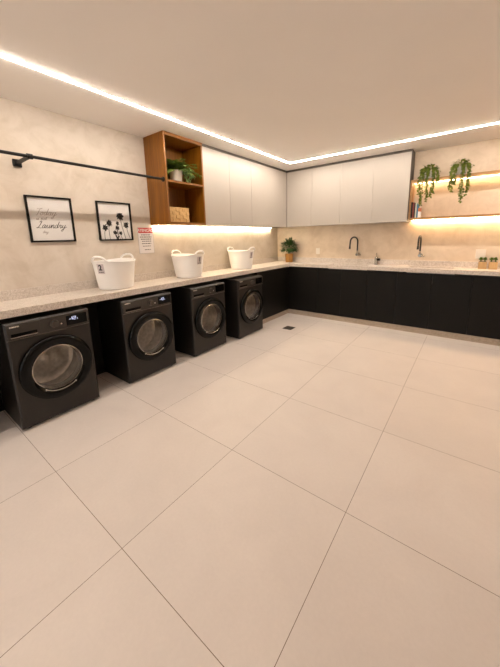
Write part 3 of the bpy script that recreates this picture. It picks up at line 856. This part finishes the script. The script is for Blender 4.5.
trailing(0.985, 'trailing green plant on the lit shelf, farther right over the outlet side', [(-0.105, -0.17, 0.0), (-0.09, -0.21, 0.01), (-0.060, -0.12, 0.0), (0.018, -0.35, 0.0), (0.030, -0.30, 0.012), (0.085, -0.27, 0.0), (0.095, -0.20, 0.012)], 22, 0.12)

# two small succulents in pale wooden pots
def succulent(x, label, seed):
    t = thing('potted_succulent', label, 'plant', (x, 4.452, ZT+0.0006), 0, 'small succulents by the outlet')
    mb = MB(); s = 0.046
    mb.box((-s, -s*0.75, 0), (s, s*0.75, 0.096), 0.004, 2); mb.build('pot', 'potpine', t)
    B((-s+0.008, -s*0.75+0.008, 0.0962), (s-0.008, s*0.75-0.008, 0.100)).build('soil', 'soil', t)
    rng = random.Random(seed); mb = MB()
    for c in range(2):
        cx = -0.021+0.042*c
        for k in range(80):
            v = rvec(rng); v.normalize(); v.z = abs(v.z)
            p = Vector((cx, 0, 0.115))+Vector((v.x*0.014, v.y*0.026, v.z*0.026))
            mb.leaf(p, v+Vector((0, 0, 0.3)), (0, 0, 1), rng.uniform(0.014, 0.023), 0.013, 0.15, 3)
        mb.tube([(cx, 0, 0.098), (cx, 0, 0.125)], 0.008, 6)
    clampv(mb.bm, ((0, -0.049, 0.049),))
    mb.build('foliage', 'leafsucc', t, normals=False)
succulent(1.332, 'small green succulent in a pale wooden pot, left of the pair under the lit shelf', 5)
succulent(1.443, 'small green succulent in a pale wooden pot, right of the pair at the picture edge', 6)

# ------------------------------------------------------------------ books on the lit shelf
x = SX0+0.0225
names = ('black', 'red-brown', 'thin dark brown', 'pale green', 'blue')
for i, (c, th) in enumerate(BOOKS):
    hgt = (0.222, 0.216, 0.205, 0.212, 0.190)[i]
    m = plain('book_cloth', c, 0.6, var=0.08, scale=30)
    t = thing('book', names[i]+' upright book on the lit shelf beside the charcoal cabinet side', 'book', (x+th/2, 4.372, sz1+0.0006), 0, 'books on the lit shelf')
    mb = MB(); d = 0.140
    mb.box((-th/2, 0, 0), (-th/2+0.002, d, hgt)); mb.box((th/2-0.002, 0, 0), (th/2, d, hgt)); mb.box((-th/2+0.002, 0, 0), (th/2-0.002, 0.002, hgt)); mb.build('cover', m, t)
    B((-th/2+0.0022, 0.0022, 0.003), (th/2-0.0022, d-0.004, hgt-0.003)).build('pages', 'paper', t)
    x += th+0.0008
t = thing('book', 'low orange and white booklet leaning at the right end of the books', 'book', (x+0.003, 4.378, sz1+0.0008), 0, 'books on the lit shelf')
mb = MB(); mb.box((0, 0, 0), (0.026, 0.130, 0.085)); mb.build('lower_cover', 'paper', t)
mb = MB(); mb.box((0, 0, 0.0855), (0.026, 0.130, 0.135)); mb.build('upper_cover', plain('orange_card', (0.62, 0.20, 0.08), 0.6, var=0.1), t)

# ------------------------------------------------------------------ taps, soap, outlets, floor drain
def tap(x, label, turn):
    t = thing('wall_tap', label, 'tap', (x, YW, 1.125), 0, 'black gooseneck taps')
    Yr = Matrix.Rotation(PI/2, 4, 'X')
    MB().lathe([(0, 0.0006), (0.030, 0.0006), (0.030, 0.008), (0.022, 0.012), (0.022, 0.110), (0.019, 0.114), (0, 0.114)], 24, Yr).build('base', 'chrome', t, True)
    MB().tube([(0.022, -0.075, -0.002), (0.062, -0.080, -0.010)], [0.009, 0.007], 12).build('lever', 'chrome', t, True)
    P = [(0, -0.085, 0.020), (0, -0.085, 0.06), (0, -0.085, 0.10), (0, -0.085, 0.16), (0, -0.085, 0.21)]
    for i in range(1, 15):
        a = PI*i/15; P.append((0, -0.160+0.075*math.cos(a), 0.215+0.072*math.sin(a)))
    P += [(0, -0.237, 0.20), (0, -0.241, 0.15)]
    c_, s_ = math.cos(turn), math.sin(turn)
    tw = lambda q: (-(q[1]+0.085)*s_*-1, -0.085+(q[1]+0.085)*c_, q[2])
    P = [tw(q) for q in P]
    MB().tube([(0, -0.085, 0.0205), (0, -0.085, 0.052)], 0.014, 16).build('collar', 'chrome', t, True)
    nk = MB().tube(P[1:], 0.0125, 14).build('neck', 'blackhose', t, True)
    MB().tube([tw((0, -0.2412, 0.149)), tw((0, -0.244, 0.095))], [0.014, 0.016], 16).build('spray_head', 'blackhose', t, True)
tap(-0.345, 'black gooseneck tap with chrome base on the far wall, left of the two', math.radians(32))
tap(0.580, 'black gooseneck tap with chrome base, right of the two, below the books', math.radians(4))
t = thing('soap_dispenser', 'small chrome dispenser on the worktop beside the left sink', 'dispenser', (-0.042, 4.4935, ZT+0.0006))
MB().lathe([(0, 0), (0.030, 0), (0.030, 0.006), (0.026, 0.010), (0.026, 0.118), (0.020, 0.128), (0, 0.128)], 28).build('body', 'chrome', t, True)
MB().tube([(0.0, 0, 0.1285), (0, 0, 0.19)], 0.006, 10).build('stem', 'chrome', t, True)
B((0.027, -0.040, 0.070), (0.066, -0.002, 0.108), 0.005, 2).build('spout', 'blackmetal', t)

def outlet(x, z, w, h, label):
    t = thing('power_outlet', label, 'outlet', (x, YW, z), 0)
    pl = B((-w/2, -0.008, 0), (w/2, -0.0006, h), 0.002, 2).build('plate', 'plastic', t)
    B((-w*0.28, -0.0105, h*0.28), (w*0.28, -0.0082, h*0.72), 0.001, 1).build('socket', 'plastic', t)
outlet(-1.093, 1.115, 0.075, 0.110, 'white power outlet on the far wall between corner plant and left tap')
outlet(1.300, 1.090, 0.110, 0.125, 'white power outlet on the far wall behind the two succulents')

t = thing('floor_drain', 'square dark floor drain grate in the beige tiles near the corner', 'drain', (-1.045, 3.392, 0.0004))
mb = MB(); s = 0.078
mb.box((-s, -s, 0), (s, s, 0.002)); mb.build('frame', 'blackmetal', t)
mb = MB()
for k in range(7):
    y = -s+0.012+k*0.022; mb.box((-s+0.010, y, 0.0022), (s-0.010, y+0.012, 0.0042))
mb.build('grate', 'charcoal', t)

# ------------------------------------------------------------------ camera
yaw, pit, rol = -0.6454333, 0.1899304, -0.0228963
fw = Vector((math.sin(yaw)*math.cos(pit), math.cos(yaw)*math.cos(pit), -math.sin(pit)))
r0 = Vector((math.cos(yaw), -math.sin(yaw), 0)); u0 = r0.cross(fw)
rv = r0*math.cos(rol)+u0*math.sin(rol); uv = -r0*math.sin(rol)+u0*math.cos(rol)
cam = bpy.data.cameras.new('camera'); co = bpy.data.objects.new('camera', cam); COL.objects.link(co)
mw = Matrix.Identity(4)
for i in range(3): mw[i][0] = rv[i]; mw[i][1] = uv[i]; mw[i][2] = -fw[i]
mw.translation = Vector((1.2081, -0.5060, 1.4473)); co.matrix_world = mw
cam.sensor_fit = 'HORIZONTAL'; cam.sensor_width = 36; cam.lens = 289.3154/500*36
cam.shift_x = (250-254.27)/500; cam.shift_y = (292.917-333.5)/500
cam.clip_start = 0.02
scene.camera = co

wd = bpy.data.worlds.new('world'); scene.world = wd; wd.use_nodes = True
wd.node_tree.nodes['Background'].inputs[0].default_value = (0.80, 0.90, 1.0, 1)
wd.node_tree.nodes['Background'].inputs[1].default_value = 2.3
vs = scene.view_settings
vs.view_transform = 'Standard'; vs.look = 'None'; vs.gamma = 1; vs.use_curve_mapping = False
vs.exposure = 0.15
